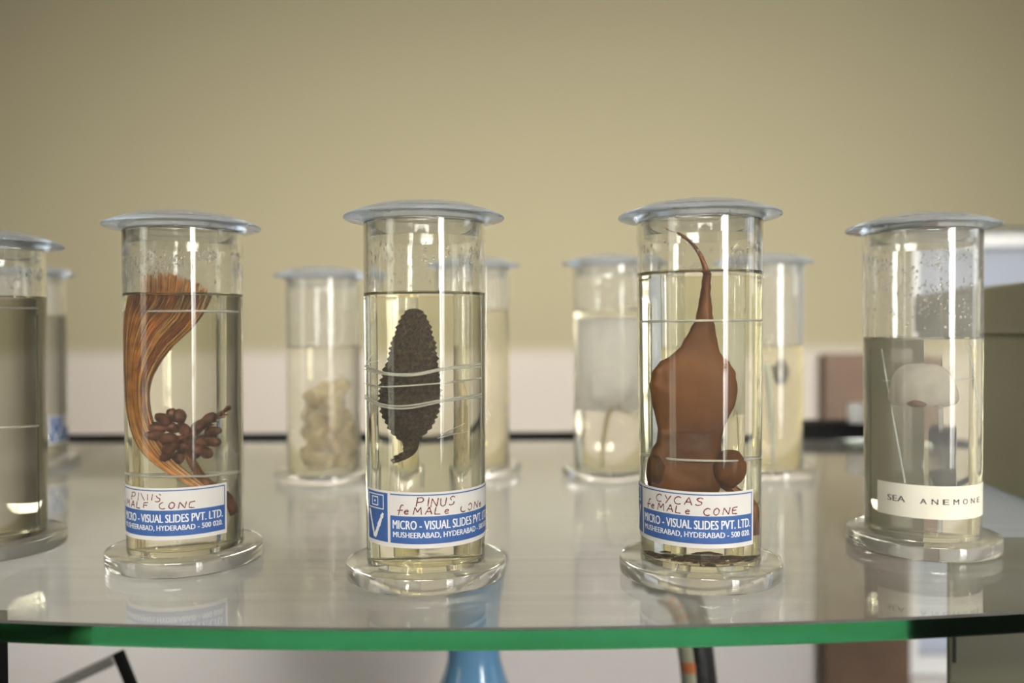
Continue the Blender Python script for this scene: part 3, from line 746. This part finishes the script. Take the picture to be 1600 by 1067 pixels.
S = at_jar(JD, 'stalked_specimen'); tag(S, 'pale specimen with two thin yellow stalks hanging below the white plate', 'specimen')
bm = bmesh.new()
tube(bm, smooth_path([mm(4, 78, -4), mm(-1, 66, -4), mm(-3.8, 50, -3), mm(-6.4, 29.7, -3), mm(-6.6, 13.4, -3)], 18), [.0022-.00006*i for i in range(18)], 8)
tube(bm, smooth_path([mm(5, 78, -4), mm(8, 70, -4), mm(14, 66, -3), mm(21, 62, -3)], 12), [.0015-.00006*i for i in range(12)], 8)
link_mesh('stalk', bm, 'stalk', S)
bm = bmesh.new(); blob(bm, mm(1, 95, -5), .001, 3, .3, 200, (17, 3.5, 20)); link_mesh('specimen_body', bm, 'frost', S)

S = at_jar(JE, 'quill_specimen'); tag(S, 'small dark lump on a pale blue quill in the yellow liquid', 'specimen')
bm = bmesh.new(); tube(bm, [mm(-1, 118, -4), mm(1.5, 96, -4), mm(4.5, 36, -4), mm(5, 13.4, -4)], [.0028, .0026, .0018, .0012], 8); link_mesh('quill', bm, 'quill', S)
bm = bmesh.new(); blob(bm, mm(11, 108, -2), .001, 3, .35, 200, (6, 5, 13)); link_mesh('dark_lump', bm, 'dark_flesh', S)
threads(J0, [(170.0, 170.0), (85.5, 86.0)], y=.002)
for ch in J0.children:
    if ch.name.startswith('tying_thread'): ch.location.z = ZB

# ------------------------------------------------------------------ things on the lower board
e = empty('vase', (-.036, .75, .5405))
prof = [(0, 0), (.040, 0), (.043, .003), (.050, .03), (.064, .09), (.071, .15), (.068, .20), (.056, .235), (.040, .275), (.0285, .299), (.0240, .316), (.0228, .338), (.0248, .366), (.0296, .391), (.0318, .398), (.0312, .400), (.0290, .398), (.0235, .380), (.0205, .355), (.0205, .33), (.025, .31), (.05, .24), (.06, .18), (.05, .05), (.03, .008), (0, .008)]
bm = bmesh.new(); lathe(bm, prof, 72); link_mesh('vase_body', bm, 'vase', e)
tag(e, 'sky-blue glazed vase with a narrow neck standing below the glass shelf', 'vase')
# snake
e = empty('snake_model', (.160, .75, .5405))
coil = [Vector((.052*math.cos(a)*(1-.0*a), .052*math.sin(a), .017 + .005*a)) for a in [x*.35 for x in range(0, 19)]]
body = coil + [Vector((.030, -.012, .100)), Vector((.016, -.004, .16)), Vector((.012, 0, .24)), Vector((.006, 0, .31)), Vector((.000, 0, .345)), Vector((-.010, 0, .364)), Vector((-.028, -.004, .376)), Vector((-.052, -.006, .380))]
sp = smooth_path(body, 130)
def srad(i):
    t = i/129
    r_ = .016 if t < .9 else .016 - .004*(t-.9)/.1
    return max(.004, r_*min(1, .25+t*6))*(1 if i < 127 else .55)
bm = bmesh.new(); tube(bm, sp, [srad(i) for i in range(130)], 20); link_mesh('snake_body', bm, 'snake', e)
seg_ = sp[84:124]
def belly_line(i0, i1, k):
    q = []
    for i in range(i0, i1):
        t_ = (seg_[min(i+1, len(seg_)-1)] - seg_[max(i-1, 0)]).normalized()
        q.append(seg_[i] + Vector((-t_.z, 0, t_.x)).normalized()*.0075*k + Vector((0, -.0072*k, 0)))
    return q
bm = bmesh.new(); tube(bm, belly_line(0, 40, 1.0), .0085, 14); link_mesh('belly', bm, 'belly', e, label='grey-green belly')
for i in range(1, 38, 3):
    bm = bmesh.new(); tube(bm, belly_line(i, i+2, 1.0), .0088, 14); link_mesh('belly_band', bm, 'band', e, label='orange band across the belly')
tag(e, 'dark raised snake with an orange-banded belly standing below the glass shelf', 'model')
# leaning framed pane, bottom left
e = empty('framed_pane', (-.279, .70, .596), (R(-6), R(-25), 0))
def fr(bm, x0, x1, z0, z1): box(bm, x0, x1, -.004, .004, z0, z1, .001)
bm = bmesh.new(); fr(bm, -.12, .05, .272, .281); link_mesh('frame_rail', bm, 'grey_metal', e, smooth=False, label='light grey top rail')
bm = bmesh.new(); fr(bm, -.12, .05, .0, .009); link_mesh('frame_rail', bm, 'grey_metal', e, smooth=False)
for x in (-.128, .05):
    bm = bmesh.new(); fr(bm, x, x+.008, 0, .281); link_mesh('frame_stile', bm, 'black', e, smooth=False)
bm = bmesh.new(); box(bm, -.12, .05, -.001, .001, .009, .272); link_mesh('pane', bm, 'pane', e, smooth=False)
tag(e, 'tilted frame with one light and one dark bar below the left end of the shelf', 'frame')
